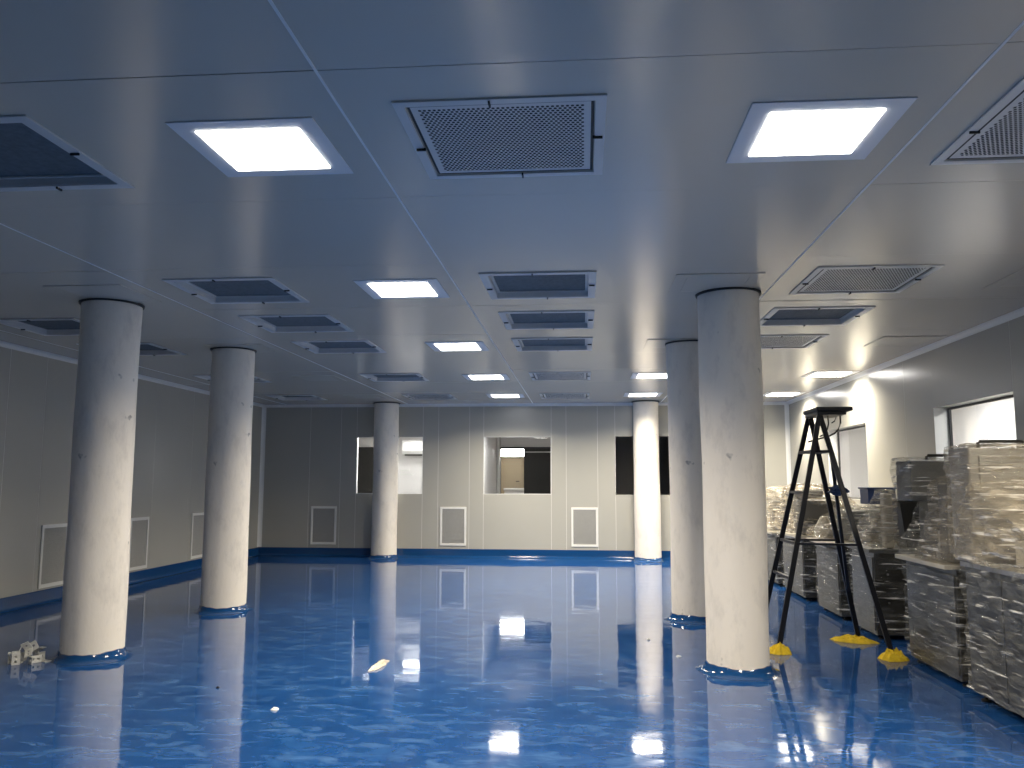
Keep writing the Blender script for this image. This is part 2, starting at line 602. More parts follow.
WZ0, WZ1 = 1.255, 2.415
wb = wall('wall_back')
BW = [(-4.66, -3.28), (-2.03, -0.66), (0.62, 2.0)]
panels_along(wb, 'x', [XL, -5.64, -4.99, -4.66, -3.28, -2.96, -2.32, -2.03, -0.66, -0.36, 0.27, 0.62, 2.0, 2.3, 2.95, XR], YB, YB + 0.12,
             [(a, b, WZ0, WZ1) for a, b in BW])
wl = wall('wall_left')
panels_along(wl, 'y', [YF, -2.6, -0.6, 1.4, 3.4, 5.4, 7.4, 9.2, 9.88, 10.58, 11.9, 12.62, 13.88, 14.6, 15.8, YB], XL, XL - 0.1)
wr = wall('wall_right')
RW = [(8.25, 10.08), (12.45, 14.38)]
RZ1 = 2.36
WT = 0.19
panels_along(wr, 'y', [YF, -2.4, -0.4, 1.6, 3.6, 5.2, 6.7, 8.25, 10.08, 10.95, 12.45, 14.38, 15.4, YB], XR, XR + WT,
             [(a, b, WZ0, RZ1) for a, b in RW])
wf = wall('wall_front')
panels_along(wf, 'x', [XL, -4.5, -2.2, 0.1, 2.2, XR], YF, YF - 0.1)

# aluminium cove trims under the ceiling, corner posts, blue epoxy skirtings
def cove(axis, a0, a1, c, sgn, name):
    r = 0.055
    prof = [(c, H - r)]
    for k in range(6):
        t = math.pi / 2 * k / 5
        prof.append((c + sgn * (r - r * math.cos(t)), H - r + r * math.sin(t)))
    prof.append((c, H))
    tag(MB().prism(prof, axis, a0, a1).build(name, 'alu', smooth=True), kind='structure')
cove('x', XL, XR, YB, -1, 'trim_1')
cove('y', YF, YB, XL, 1, 'trim_2')
cove('y', YF, YB, XR, -1, 'trim_3')
for n, (x, sx) in enumerate(((XL, 1), (XR, -1))):
    r = 0.07
    prof = [(x, YB)]
    vs = []
    pts = [(x, YB), (x + sx * r, YB)] + [(x + sx * (r - r * math.sin(t)), YB - (r - r * math.cos(t))) for t in [math.pi / 2 * k / 5 for k in range(1, 6)]]
    mb = MB()
    m = len(pts)
    mb.add([(p[0], p[1], 0.17) for p in pts] + [(p[0], p[1], H - 0.03) for p in pts],
           [(i, (i + 1) % m, m + (i + 1) % m, m + i) for i in range(m)] + [tuple(range(m)), tuple(range(m, 2 * m))])
    tag(mb.build('trim_%d' % (4 + n), 'alu', smooth=True), kind='structure')

def skirting(axis, a0, a1, c, sgn, name):
    t, h, r = 0.012, 0.165, 0.05
    prof = [(c, 0.0), (c, h), (c + sgn * t * 0.5, h), (c + sgn * t, h - 0.006), (c + sgn * t, r)]
    for k in range(1, 6):
        a = math.pi / 2 * k / 5
        prof.append((c + sgn * (t + r * (1 - math.cos(a))), r - r * math.sin(a)))
    tag(MB().prism(prof, axis, a0, a1).build(name, 'cove', smooth=True), kind='structure')
skirting('x', XL, XR, YB, -1, 'baseboard_back')
skirting('y', YF, YB, XL, 1, 'baseboard_left')
skirting('y', YF, YB, XR, -1, 'baseboard_right')

# ------------------------------------------------------------------ windows
def window_x(n, a, b, z0, z1, y):
    root = thing('window_%d' % n, ((a + b) / 2, y, z0), kind='structure')
    f = MB()
    t = 0.012
    for bx in ((a, a + t, z0, z1), (b - t, b, z0, z1), (a + t, b - t, z0, z0 + t), (a + t, b - t, z1 - t, z1)):
        f.box(bx[0], bx[1], y, y + 0.03, bx[2], bx[3])
    f.build('frame', 'gasket' if n == 3 else 'alu', root, world=True)
    MB().box(a + t, b - t, y + 0.008, y + 0.014, z0 + t, z1 - t).build('pane', 'glass', root, world=True)

def window_y(n, a, b, z0, z1, x0, x1):
    root = thing('window_%d' % n, (x1, (a + b) / 2, z0), kind='structure')
    f = MB()
    t = 0.022
    for by in ((a, a + t, z0, z1), (b - t, b, z0, z1), (a + t, b - t, z0, z0 + t), (a + t, b - t, z1 - t, z1)):
        f.box(x1 - 0.03, x1, by[0], by[1], by[2], by[3])
    f.build('frame', 'gasket', root, world=True)
    MB().box(x1 - 0.018, x1 - 0.012, a + t, b - t, z0 + t, z1 - t).build('pane', 'glass', root, world=True)
for n, (a, b) in enumerate(BW):
    window_x(n + 1, a, b, WZ0, WZ1, YB + 0.004)
for n, (a, b) in enumerate(RW):
    window_y(n + 4, a, b, WZ0, RZ1, XR, XR + WT)

# ------------------------------------------------------------------ rooms seen through the windows
def room(prefix, x0, x1, y0, y1, z1, m, mf=None, skip=''):
    t = 0.06
    def st(nm, *b, mm=m):
        tag(MB().box(*b).build(nm, mm), kind='structure')
    st('floor_' + prefix, x0, x1, y0, y1, -0.1, 0.0, mm=mf or m)
    st('ceiling_' + prefix, x0, x1, y0, y1, z1, z1 + 0.06)
    if 'l' not in skip: st('wall_%s_left' % prefix, x0 - t, x0, y0, y1, 0, z1)
    if 'r' not in skip: st('wall_%s_right' % prefix, x1, x1 + t, y0, y1, 0, z1)
    if 'b' not in skip: st('wall_%s_back' % prefix, x0, x1, y1, y1 + t, 0, z1)
    if 'f' not in skip: st('wall_%s_front' % prefix, x0, x1, y0 - t, y0, 0, z1)
Y2 = YB + 0.125
room('office', -6.6, -2.6, Y2, 19.55, 2.55, 'awhite', 'agrey', skip='f')
room('lobby', -2.13, 0.30, Y2, 20.8, 2.60, 'awhite', 'agrey', skip='fb')
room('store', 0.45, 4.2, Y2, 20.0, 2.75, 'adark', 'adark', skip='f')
room('corridor', XR + WT + 0.005, XR + WT + 2.2, 4.5, 16.9, 2.9, 'awhite', 'awhite', skip='l')
room('cloakroom', -3.0, 0.6, 20.87, 22.9, 2.75, 'abeige', 'agrey', skip='f')
# lobby back wall with a dark-framed opening
lb = MB()
plate(lb, -2.13, 0.30, 0.0, 2.60, 0, 0.06, [(-2.10, -0.20, 1.0, 2.36)])
lb.v = [(v[0], 20.8 + v[2], v[1]) for v in lb.v]
tag(lb.build('wall_lobby_back', 'awhite'), kind='structure')
tag(MB().box(-2.12, -2.06, 20.5, 20.8, 0, 2.6).build('trim_6', 'awhite'), kind='structure')
df = thing('window_6', (-1.15, 20.8, 1.0), kind='structure')
mb = MB()
for b in ((-2.10, -2.05, 1.0, 2.36), (-0.25, -0.20, 1.0, 2.36), (-2.05, -0.25, 1.0, 1.05), (-2.05, -0.25, 2.31, 2.36)):
    mb.box(b[0], b[1], 20.77, 20.84, b[2], b[3])
mb.build('frame', 'gasket', df, world=True)
MB().box(-1.48, -0.25, 20.79, 20.82, 1.05, 2.31).build('dark_sash', 'abrown', df, world=True)
MB().box(-1.48, -0.25, 20.775, 20.79, 2.225, 2.25).build('rail', 'grille', df, world=True)
ld = thing('door_1', (-1.85, 22.88, 0), kind='structure')
MB().box(-2.25, -1.68, 22.84, 22.895, 0, 2.1).build('leaf', 'abeige', ld, world=True, bevel=0.005)
MB().tube([(-1.76, 22.83, 1.52), (-1.76, 22.79, 1.52), (-1.84, 22.79, 1.52)], 0.012, 8).build('handle', 'gasket', ld, world=True)
lp = thing('light_box', (-1.95, 22.86, 2.18), 'glowing white light box high on the wall behind the middle back window', 'lamp')
MB().box(-2.45, -1.45, 22.80, 22.895, 2.18, 2.40).build('housing', 'acwhite', lp, world=True)
MB().box(-2.43, -1.47, 22.79, 22.80, 2.195, 2.385).build('diffuser', 'alit', lp, world=True)
ct = thing('counter', (-1.75, 22.2, 0), 'white counter under the glowing light box behind the middle back window', 'counter')
MB().box(-2.08, -1.3, 22.0, 22.5, 0.0, 1.28).build('body', 'awhite', ct, world=True)
MB().box(-2.10, -1.28, 21.98, 22.52, 1.28, 1.34).build('top', 'acwhite', ct, world=True, bevel=0.01)
# office: dark doorway panel, air conditioner, notice lines on the wall
dk = thing('door_2', (-5.2, 19.5, 0), kind='structure')
MB().box(-5.85, -4.72, 19.50, 19.545, 0.0, 2.31).build('leaf', 'abrown', dk, world=True)
ac = thing('air_conditioner', (-3.75, 19.4, 2.1), 'white split air conditioner on the office wall behind the leftmost back window', 'air conditioner')
prof = [(19.55, 2.12), (19.55, 2.46), (19.36, 2.46), (19.31, 2.42), (19.31, 2.22), (19.36, 2.14), (19.45, 2.12)]
MB().prism(prof, 'x', -4.22, -3.30).build('body', 'acwhite', ac, world=True, bevel=0.008)
MB().box(-4.16, -3.36, 19.345, 19.42, 2.105, 2.135).build('air_outlet', 'abrown', ac, world=True)
for q, (xa, xb, z) in enumerate(((-4.30, -4.08, 1.77), (-4.30, -4.0, 1.67))):
    tag(MB().box(xa, xb, 19.535, 19.55, z - 0.02, z + 0.02).build('wall_rail', 'grille'),
        'faint grey strip on the office wall, the %s of the pair under the air conditioner' % ('upper' if q == 0 else 'lower'), 'rail', 'strips on the office wall')
def ceiling_lamp(label, x0, x1, y0, y1, z):
    r = thing('ceiling_lamp', ((x0 + x1) / 2, (y0 + y1) / 2, z), label, 'lamp')
    MB().box(x0, x1, y0, y1, z - 0.02, z).build('housing', 'acwhite', r, world=True)
    MB().box(x0 + 0.03, x1 - 0.03, y0 + 0.03, y1 - 0.03, z - 0.026, z - 0.02).build('diffuser', 'alit', r, world=True)
ceiling_lamp('small ceiling lamp in front of the air conditioner in the white office', -4.05, -3.62, 18.85, 19.08, 2.55)
ceiling_lamp('added unseen lamp just inside the leftmost back window, brightening the office', -4.6, -3.4, 17.2, 17.65, 2.55)  # extra lamp added out of view to whiten the office wall
ceiling_lamp('added unseen lamp brightening the lobby behind the middle back window', -1.9, -1.2, 17.2, 17.65, 2.60)  # added where it stays hidden, so the lobby walls come out white
ceiling_lamp('added unseen lamp brightening the beige door and counter behind the middle back window', -2.0, -1.5, 21.2, 21.6, 2.75)  # made-up lamp above the opening, lifts the door and the counter
ceiling_lamp('ceiling lamp of the corridor behind the nearer window beside the machines', XR + WT + 0.9, XR + WT + 1.5, 8.4, 9.6, 2.9)
ceiling_lamp('ceiling lamp of the corridor behind the farther window beside the machines', XR + WT + 0.9, XR + WT + 1.5, 12.9, 14.1, 2.9)

# ------------------------------------------------------------------ ceiling vents
def perforated(mb, half, z0, z1, nx=34, ny=34, edge=0.035):
    """plate with staggered hexagonal holes, as real openings"""
    a = half - edge
    px, py = 2 * a / nx, 2 * a / ny
    plate(mb, -half, half, -half, half, z0, z1, [(-a, a, -a, a)])
    vs, fs = [], []
    for j in range(ny):
        y0 = -a + j * py
        off = px / 2 if j % 2 else 0
        if j % 2:
            for xa, xb in ((-a, -a + off), (a - px + off, a)):
                n = len(vs)
                vs += [(xa, y0, z0), (xb, y0, z0), (xb, y0 + py, z0), (xa, y0 + py, z0)]
                fs.append((n, n + 1, n + 2, n + 3))
        for i in range(nx - (1 if j % 2 else 0)):
            x0 = -a + i * px + off
            cx, cy, r = x0 + px / 2, y0 + py / 2, min(px, py) * 0.43
            n = len(vs)
            vs += [(x0, y0, z0), (x0 + px, y0, z0), (x0 + px, y0 + py, z0), (x0, y0 + py, z0)]
            vs += [(cx + r * math.cos(t), cy + r * math.sin(t), z0) for t in [math.radians(d) for d in (225, 270, 315, 45, 90, 135)]]
            h = [n + 4 + k for k in range(6)]
            fs += [(n, n + 1, h[2], h[1], h[0]), (n + 1, n + 2, h[3], h[2]), (n + 2, n + 3, h[5], h[4], h[3]), (n + 3, n, h[0], h[5])]
    mb.add(vs, fs)

def make_vent(grille):
    t = thing('ceiling_vent', (0, 0, H), 'x', 'vent', 'square air vents in the ceiling')
    o = 0.45
    i = 0.405 if grille else 0.39
    mb = MB()
    plate(mb, -o, o, -o, o, -0.008, -0.0005, [(-i, i, -i, i)])
    mb.build('frame', 'vframe', t)
    hs = MB()
    q, d = VHOLE - 0.004, 0.30
    plate(hs, -q, q, -q, q, -0.0004, d, [(-q + 0.01, q - 0.01, -q + 0.01, q - 0.01)])
    hs.build('housing', 'vshade' if grille else 'vframe', t)
    fd = 0.12 if grille else 0.045
    MB().box(-q + 0.012, q - 0.012, -q + 0.012, q - 0.012, fd, fd + 0.05).build('filter', 'vshade' if grille else 'filt', t)
    if grille:
        pm = MB()
        perforated(pm, 0.395, 0.0, 0.003)
        pm.build('perforated_plate', 'vframe', t)
    else:
        rm = MB()
        plate(rm, -0.385, 0.385, -0.385, 0.385, 0.036, 0.0445, [(-0.365, 0.365, -0.365, 0.365)])
        rm.build('filter_rim', 'vframe', t)
    for k in range(4):
        a = math.pi / 2 * k
        c, s = math.cos(a), math.sin(a)
        cm = MB().bar((c * 0.395 + s * 0.04, s * 0.395 - c * 0.04, -0.012), (c * 0.44 + s * 0.04, s * 0.44 - c * 0.04, -0.012), 0.008, 0.014, (0, 0, 1))
        cm.build('clip', 'clip', t)
    return t
protoV = {'g': make_vent(True), 'o': make_vent(False)}
usedV = set()
rown = {0: 'first row from the front', 2: 'second row from the front', 3: 'third row from the front', 4: 'fourth row from the front', 6: 'last row but one', 8: 'rearmost row'}
coln = ['line nearest the shaded wall', 'line beside the left columns', 'central line', 'line beside the right columns']
for vx, vy, ch, k, i in VENTS:
    lab = '%s ceiling vent, %s, %s' % ('perforated' if ch == 'g' else 'open', rown[k], coln[i])
    if ch not in usedV:
        usedV.add(ch)
        v = protoV[ch]
        v.location = (vx, vy, H)
        v['label'] = lab
    else:
        v = dup(protoV[ch], (vx, vy, H), lab)

# ------------------------------------------------------------------ ceiling lights
def make_light(lit):
    t = thing('ceiling_light', (0, 0, H), 'x', 'light', 'square flush ceiling lights')
    mb = MB()
    plate(mb, -0.335, 0.335, -0.335, 0.335, -0.006, 0.0, [(-0.24, 0.24, -0.24, 0.24)])
    mb.build('frame', 'lframe' if lit else 'ceil', t, bevel=0.002)
    MB().box(-0.239, 0.239, -0.239, 0.239, -0.011 if lit else -0.005, -0.001).build('diffuser', 'lit' if lit else 'unlit', t)
    if lit:
        la = bpy.data.lights.new('led_panel', 'AREA')
        la.shape = 'SQUARE'
        la.size = 0.47
        la.energy = LAMP_W
        la.color = LAMP_C
        la.spread = math.radians(148)
        lo = bpy.data.objects.new('led_panel', la)
        COL.objects.link(lo)
        lo.parent = t
        lo.location = (0, 0, -0.0115)
    return t
protoL = {True: make_light(True), False: make_light(False)}
usedL = set()
LIGHTS = []
for n, y in enumerate((3.77, 6.73, 9.70, 12.61, 15.40)):
    LIGHTS.append((LX[1] + (0, .03, .04, .04, .07)[n], y, True, 'lit square lamp, %s of the five in the long line beside the central vents' % ('first', 'second', 'third', 'fourth', 'last')[n]))
LIGHTS += [(LX[2], 3.78, True, 'big lit square ceiling lamp above and before the near right column'),
           (LX[2], 12.61, True, 'lit square ceiling lamp beyond the right columns, second from the back wall'),
           (LX[2] + 0.02, 15.36, True, 'lit square ceiling lamp over the column before the dark back window'),
           (LX[3], 12.6, True, 'lit square ceiling lamp beside the wall above the farther bright window'),
           (LX[3] - 0.03, 15.44, True, 'lit square ceiling lamp in the back corner above the row of machines'),
           (LX[3], 3.77, True, 'lit square ceiling lamp above the front end of the nearest wrapped machine'),
           (LX[2], 6.73, False, 'unlit square ceiling lamp just above the top of the near right column'),
           (LX[2], 9.70, False, 'unlit square ceiling lamp beside the top of the second right column'),
           (LX[3], 6.73, False, 'unlit square ceiling lamp over the nearest wrapped machine'),
           (LX[3], 9.70, False, 'unlit square ceiling lamp over the ladder and the nearer bright window'),
           (LX[0], 6.73, False, 'unlit square ceiling lamp just above the top of the near left column'),
           (LX[0], 9.70, False, 'unlit square ceiling lamp over the second left column'),
           (LX[0], 12.61, False, 'unlit square ceiling lamp beyond the second left column'),
           (LX[0], 15.40, False, 'unlit square ceiling lamp before the left column at the back wall')]
for x, y, on, lab in LIGHTS:
    if on not in usedL:
        usedL.add(on)
        v = protoL[on]
        v.location = (x, y, H)
        v['label'] = lab
    else:
        dup(protoL[on], (x, y, H), lab)

# ------------------------------------------------------------------ return grilles in the walls
def make_return():
    t = thing('wall_grille', (0, 0, 0), 'x', 'grille', 'white framed return air grilles low in the walls')
    W, Z = 0.265, 0.385
    mb = MB()
    plate(mb, -W, W, -Z, Z, 0, 0.016, [(-W + 0.04, W - 0.04, -Z + 0.045, Z - 0.045)])
    mb.v = [(v[0], -v[2], v[1]) for v in mb.v]
    mb.build('frame', 'grille', t, bevel=0.002)
    MB().box(-W + 0.04, W - 0.04, -0.003, 0.0, -Z + 0.045, Z - 0.045).build('mesh_backing', 'gmesh', t)
    sl = MB()
    n = 26
    for k in range(n):
        z = -Z + 0.055 + (2 * Z - 0.11) * k / (n - 1)
        sl.box(-W + 0.04, W - 0.04, -0.010, -0.003, z - 0.004, z + 0.004)
    sl.build('louvre_bars', 'gmesh', t)['kind'] = 'stuff'
    return t
pr = make_return()
RG = [(-5.31, YB, 0, 'white framed air grille low on the back wall, left of the column there'),
      (-2.64, YB, 0, 'white framed air grille low on the back wall between the first two windows'),
      (0.0, YB, 0, 'white framed air grille low on the back wall between the middle and dark windows'),
      (XL, 10.23, 1, 'white framed air grille on the shaded side wall, partly behind the near left column'),
      (XL, 12.27, 1, 'white framed air grille on the shaded side wall between the two left columns'),
      (XL, 14.24, 1, 'white framed air grille on the shaded side wall partly behind the second left column')]
for n, (x, y, side, lab) in enumerate(RG):
    o = pr if n == 0 else dup(pr, (0, 0, 0))
    o['label'] = lab
    o.location = (x, y, 0.615) if not side else (x, y, 0.575)
    o.rotation_euler = (0, 0, math.pi / 2 if side else 0)

# ------------------------------------------------------------------ columns
R0 = 0.251
def column(x, y, label, seed):
    t = thing('column', (x, y, 0), label, 'column', 'round white concrete columns')
    rnd = random.Random(seed)
    ph = [rnd.uniform(0, 6.28) for _ in range(6)]
    def wob(a, r, z):
        return r + 0.004 * math.sin(2 * a + ph[0] + z * 1.3) + 0.003 * math.sin(3 * a + ph[1] + z * 2.1) + 0.002 * math.sin(5 * z + ph[2]), z
    prof = [(R0, 0.0 + 3.08 * k / 22) for k in range(23)]
    MB().lathe(prof, n=48, wob=wob).build('shaft', 'col', t, smooth=True)
    # hand-laid epoxy cove with a ragged upper edge
    def wob2(a, r, z):
        e = 0.007 * math.sin(2 * a + ph[3]) + 0.003 * math.sin(5 * a + ph[4]) + 0.0025 * math.sin(13 * a + ph[5])
        if r < R0 + 0.02 and z > 0.04:
            return r, z + e
        return r + (0.010 * math.sin(5 * a + ph[4]) + 0.008 * math.sin(2 * a + ph[5])) * (1 if z < 0.012 else 0.4), z
    MB().lathe([(R0 - 0.02, 0.001), (R0 + 0.085, 0.001), (R0 + 0.06, 0.008), (R0 + 0.035, 0.022), (R0 + 0.02, 0.04), (R0 + 0.013, 0.06), (R0 + 0.009, 0.068), (R0 - 0.02, 0.068)], n=72, wob=wob2).build('epoxy_base', 'cove', t, smooth=True)
    MB().lathe([(R0 - 0.02, 3.066), (R0 + 0.018, 3.066), (R0 + 0.02, 3.083), (R0 - 0.02, 3.083)], n=48).build('top_gasket', 'black', t, smooth=True)
    return t
column(-4.225, 7.11, 'round white column by the shaded wall with the bracket pile at its foot', 1)
column(-4.225, 9.76, 'round white column, the second one along the shaded wall', 2)
column(-3.975, 16.70, 'slim round white column before the leftmost back window', 3)
column(1.215, 16.68, 'slim round white column before the dark back window', 4)
column(1.205, 9.66, 'round white column half hidden behind the big near one', 5)
column(1.222, 7.10, 'big round white column beside the ladder', 6)

# ------------------------------------------------------------------ stretch film
def film(parent, groups, m, name='stretch_film', off=0.012, amp=0.012, freq=7.0, edge=0.05, seed=0.0, open_bottom=True):
    """shrink-wrapped sheet over point groups: one hull per group, divided, creased by noise"""
    bm = bmesh.new()
    for pts in groups:
        b = bmesh.new()
        for p in pts:
            b.verts.new(p)
        r = bmesh.ops.convex_hull(b, input=b.verts)
        bad = [g for g in r['geom_interior'] if isinstance(g, bmesh.types.BMVert)] + [g for g in r['geom_unused'] if isinstance(g, bmesh.types.BMVert)]
        bmesh.ops.delete(b, geom=list(set(bad)), context='VERTS')
        b.normal_update()
        if open_bottom:
            bmesh.ops.delete(b, geom=[f for f in b.faces if f.normal.z < -0.7], context='FACES')
        for _ in range(6):
            long = [e for e in b.edges if e.calc_length() > edge]
            if not long:
                break
            bmesh.ops.subdivide_edges(b, edges=long, cuts=1, use_grid_fill=False)
            bmesh.ops.triangulate(b, faces=[f for f in b.faces if len(f.verts) > 3])
        b.normal_update()
        nrm = {v: v.normal.copy() for v in b.verts}
        for v in b.verts:
            c = v.co
            q = Vector((c.x * freq, c.y * freq, c.z * freq * 0.7 + c.y * 2.5 + seed))
            fold = 1.0 - abs(noise.noise(Vector((c.x * 2.2 + c.z * 3.1 + seed, c.y * 4.6 - c.z * 4.2, c.z * 1.3))))
            v.co = c + nrm[v] * (off + 1.3 * amp * fold ** 6 + amp * (noise.noise(q) + 0.6 * abs(noise.noise(q * 2.7))) + 0.006 * noise.noise(c * 31.0))
        me = bpy.data.meshes.new('tmp')
        b.to_mesh(me)
        b.free()
        bm.from_mesh(me)
        bpy.data.meshes.remove(me)
    me = bpy.data.meshes.new(name)
    L = parent_loc(parent)
    for v in bm.verts:
        v.co -= L
    bm.to_mesh(me)
    bm.free()
    me.materials.append(MT[m])
    o = bpy.data.objects.new(name, me)
    COL.objects.link(o)
    o.parent = parent
    return o

def bx(x0, x1, y0, y1, z0, z1):
    return [(x, y, z) for x in (x0, x1) for y in (y0, y1) for z in (z0, z1)]

def cabinet(root, x0, x1, y0, y1, ztop, zb=0.10, doors=2, m='lsteel', side='dsteel', top='steel', over=0.03):
    MB().box(x0, x1, y0 + 0.012, y1, zb, ztop - 0.035).build('body', m, root, world=True, bevel=0.004)
    MB().box(x0 + 0.0, x1, y0, y0 + 0.011, zb + 0.01, ztop - 0.04).build('shaded_side_panel', side, root, world=True)  # charcoal colour stands in for shade on the side facing the camera
    MB().box(x0 - over, x1, y0 - 0.01, y1 + 0.01, ztop - 0.034, ztop).build('worktop', top, root, world=True, bevel=0.004)
    n = doors
    dw = (y1 - y0 - 0.05) / n
    for k in range(n):
        ya = y0 + 0.025 + k * dw
        MB().box(x0 - 0.014, x0 - 0.001, ya + 0.006, ya + dw - 0.006, zb + 0.04, ztop - 0.08).build('door', m, root, world=True, bevel=0.003)
    for (fx, fy) in ((x0 + 0.06, y0 + 0.07), (x0 + 0.06, y1 - 0.07), (x1 - 0.06, y0 + 0.07), (x1 - 0.06, y1 - 0.07)):
        MB().lathe([(0.032, 0.0), (0.034, 0.012), (0.014, 0.02), (0.012, zb)], (fx, fy), 14).build('foot', 'dsteel', root, world=True, smooth=True)
    for (by, bz) in ((x0 + 0.12, 0.35), (x0 + 0.12, 0.62)):
        MB().tube([(by, y0, bz), (by, y0 - 0.006, bz)], 0.011, 8).build('bolt', 'steel', root, world=True)

def rack_handle(root, x0, x1, y, z, h=0.05):
    MB().tube([(x0, y, z), (x0, y, z + h - 0.01), (x0 + 0.012, y, z + h), (x1 - 0.012, y, z + h), (x1, y, z + h - 0.01), (x1, y, z)], 0.012, 8).build('lifting_handle', 'dsteel', root, world=True, smooth=True)

MG = 'packing machines wrapped in film along the wall'
# nearest machine -------------------------------------------------
m1 = thing('packing_machine', (3.1, 5.7, 0), 'nearest film-wrapped steel machine with a tall steel box and black handle on top', 'machine', MG)
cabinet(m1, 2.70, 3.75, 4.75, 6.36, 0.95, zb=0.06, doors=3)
MB().box(2.655, 3.40, 6.10, 6.42, 0.955, 1.745).build('electrical_box', 'steel', m1, world=True, bevel=0.01)
MB().box(2.72, 3.34, 6.088, 6.099, 1.02, 1.69).build('box_door', 'steel', m1, world=True, bevel=0.004)
rack_handle(m1, 2.79, 3.10, 6.25, 1.745, 0.05)
MB().box(2.85, 3.5, 5.1, 5.95, 0.955, 1.12).build('feed_table', 'tan', m1, world=True, bevel=0.01)
MB().lathe([(0.16, 1.125), (0.16, 1.15), (0.20, 1.19), (0.20, 1.30), (0.10, 1.33)], (3.1, 5.65), 28).build('turntable', 'steel', m1, world=True, smooth=True)
MB().tube([(3.3, 5.4, 1.12), (3.3, 5.4, 1.42), (3.2, 5.55, 1.46)], 0.03, 12).build('arm', 'steel', m1, world=True, smooth=True)
film(m1, [bx(2.64, 3.42, 6.07, 6.42, 1.0, 1.75)], 'film', seed=1.0, amp=0.012)
film(m1, [bx(2.69, 3.76, 4.75, 6.35, 0.08, 0.93)], 'filmd', seed=2.0, amp=0.02)
film(m1, [[(2.655, 6.1, 1.50), (3.38, 6.1, 1.45), (2.66, 6.36, 0.96), (2.67, 4.9, 0.96), (3.6, 4.9, 0.96), (3.6, 6.05, 0.96), (3.0, 5.5, 1.34), (3.3, 5.5, 1.42), (2.9, 5.8, 1.32), (2.66, 6.3, 1.15)]], 'filmw', seed=3.0, amp=0.03, freq=6)
# second machine --------------------------------------------------
m2 = thing('packing_machine', (3.1, 7.1, 0), 'second film-wrapped steel machine with a lower dark box and thin handle on top', 'machine', MG)
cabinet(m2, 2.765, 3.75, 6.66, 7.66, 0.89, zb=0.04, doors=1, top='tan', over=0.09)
MB().box(2.85, 3.05, 7.15, 7.55, 0.895, 1.37).build('pillar', 'dsteel', m2, world=True, bevel=0.01)
MB().box(2.70, 3.16, 7.28, 7.62, 1.35, 1.685).build('electrical_box', 'grey', m2, world=True, bevel=0.012)
rack_handle(m2, 2.86, 3.07, 7.35, 1.685, 0.045)
MB().box(2.78, 2.97, 6.76, 6.98, 0.895, 1.50).build('control_console', 'grey', m2, world=True, bevel=0.015)
MB().box(2.82, 2.95, 6.745, 6.76, 1.26, 1.44).build('screen', 'dsteel', m2, world=True, bevel=0.004)
MB().lathe([(0.07, 0.895), (0.07, 1.0), (0.05, 1.03), (0.05, 1.12)], (2.86, 7.06), 20).build('motor', 'steel', m2, world=True, smooth=True)
film(m2, [bx(2.69, 3.17, 7.27, 7.63, 1.36, 1.69)], 'filmd', seed=11.0, amp=0.015)
film(m2, [bx(2.75, 3.76, 6.66, 7.66, 0.055, 0.86)], 'filmd', seed=12.0, amp=0.018)
film(m2, [bx(2.77, 2.98, 6.75, 6.99, 0.93, 1.51) + [(2.72, 6.68, 0.9), (2.70, 7.2, 0.9), (3.1, 6.68, 0.9), (3.1, 7.2, 0.9)]], 'film', seed=13.0, amp=0.022, freq=8)
film(m2, [[(2.70, 7.62, 0.9), (2.69, 7.0, 0.9), (2.9, 7.6, 1.36), (2.9, 7.3, 1.36), (3.3, 7.6, 0.9), (3.3, 7.0, 0.9), (3.1, 7.5, 1.3)]], 'filmd', seed=14.0, amp=0.02)
# third machine ---------------------------------------------------
m3 = thing('packing_machine', (3.1, 8.95, 0), 'third film-wrapped machine with a dark hopper and a pale wrapped post behind the ladder', 'machine', MG)
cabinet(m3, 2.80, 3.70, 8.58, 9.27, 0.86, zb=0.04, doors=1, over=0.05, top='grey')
MB().hexa([(3.16, 8.70, 0.865), (3.34, 8.70, 0.865), (3.34, 8.97, 0.865), (3.16, 8.97, 0.865)],
          [(3.08, 8.62, 1.32), (3.48, 8.62, 1.32), (3.48, 9.1, 1.32), (3.08, 9.1, 1.32)]).build('hopper', 'dsteel', m3, world=True, bevel=0.008)
MB().box(3.06, 3.52, 8.60, 9.14, 1.325, 1.345).build('hopper_rim', 'steel', m3, world=True)
MB().box(2.93, 3.02, 8.63, 8.75, 0.865, 1.40).build('post', 'tan', m3, world=True, bevel=0.02)
MB().lathe([(0.05, 1.345), (0.05, 1.42), (0.02, 1.44)], (3.3, 8.85), 18).build('cap', 'grey', m3, world=True, smooth=True)
film(m3, [bx(2.92, 3.025, 8.62, 8.76, 1.0, 1.41) + [(2.76, 8.6, 0.88), (2.76, 9.2, 0.88), (3.06, 8.7, 0.9)]], 'filmw', seed=21.0, amp=0.02)
film(m3, [bx(2.79, 3.70, 8.58, 9.26, 0.055, 0.83)], 'filmd', seed=22.0, amp=0.015)
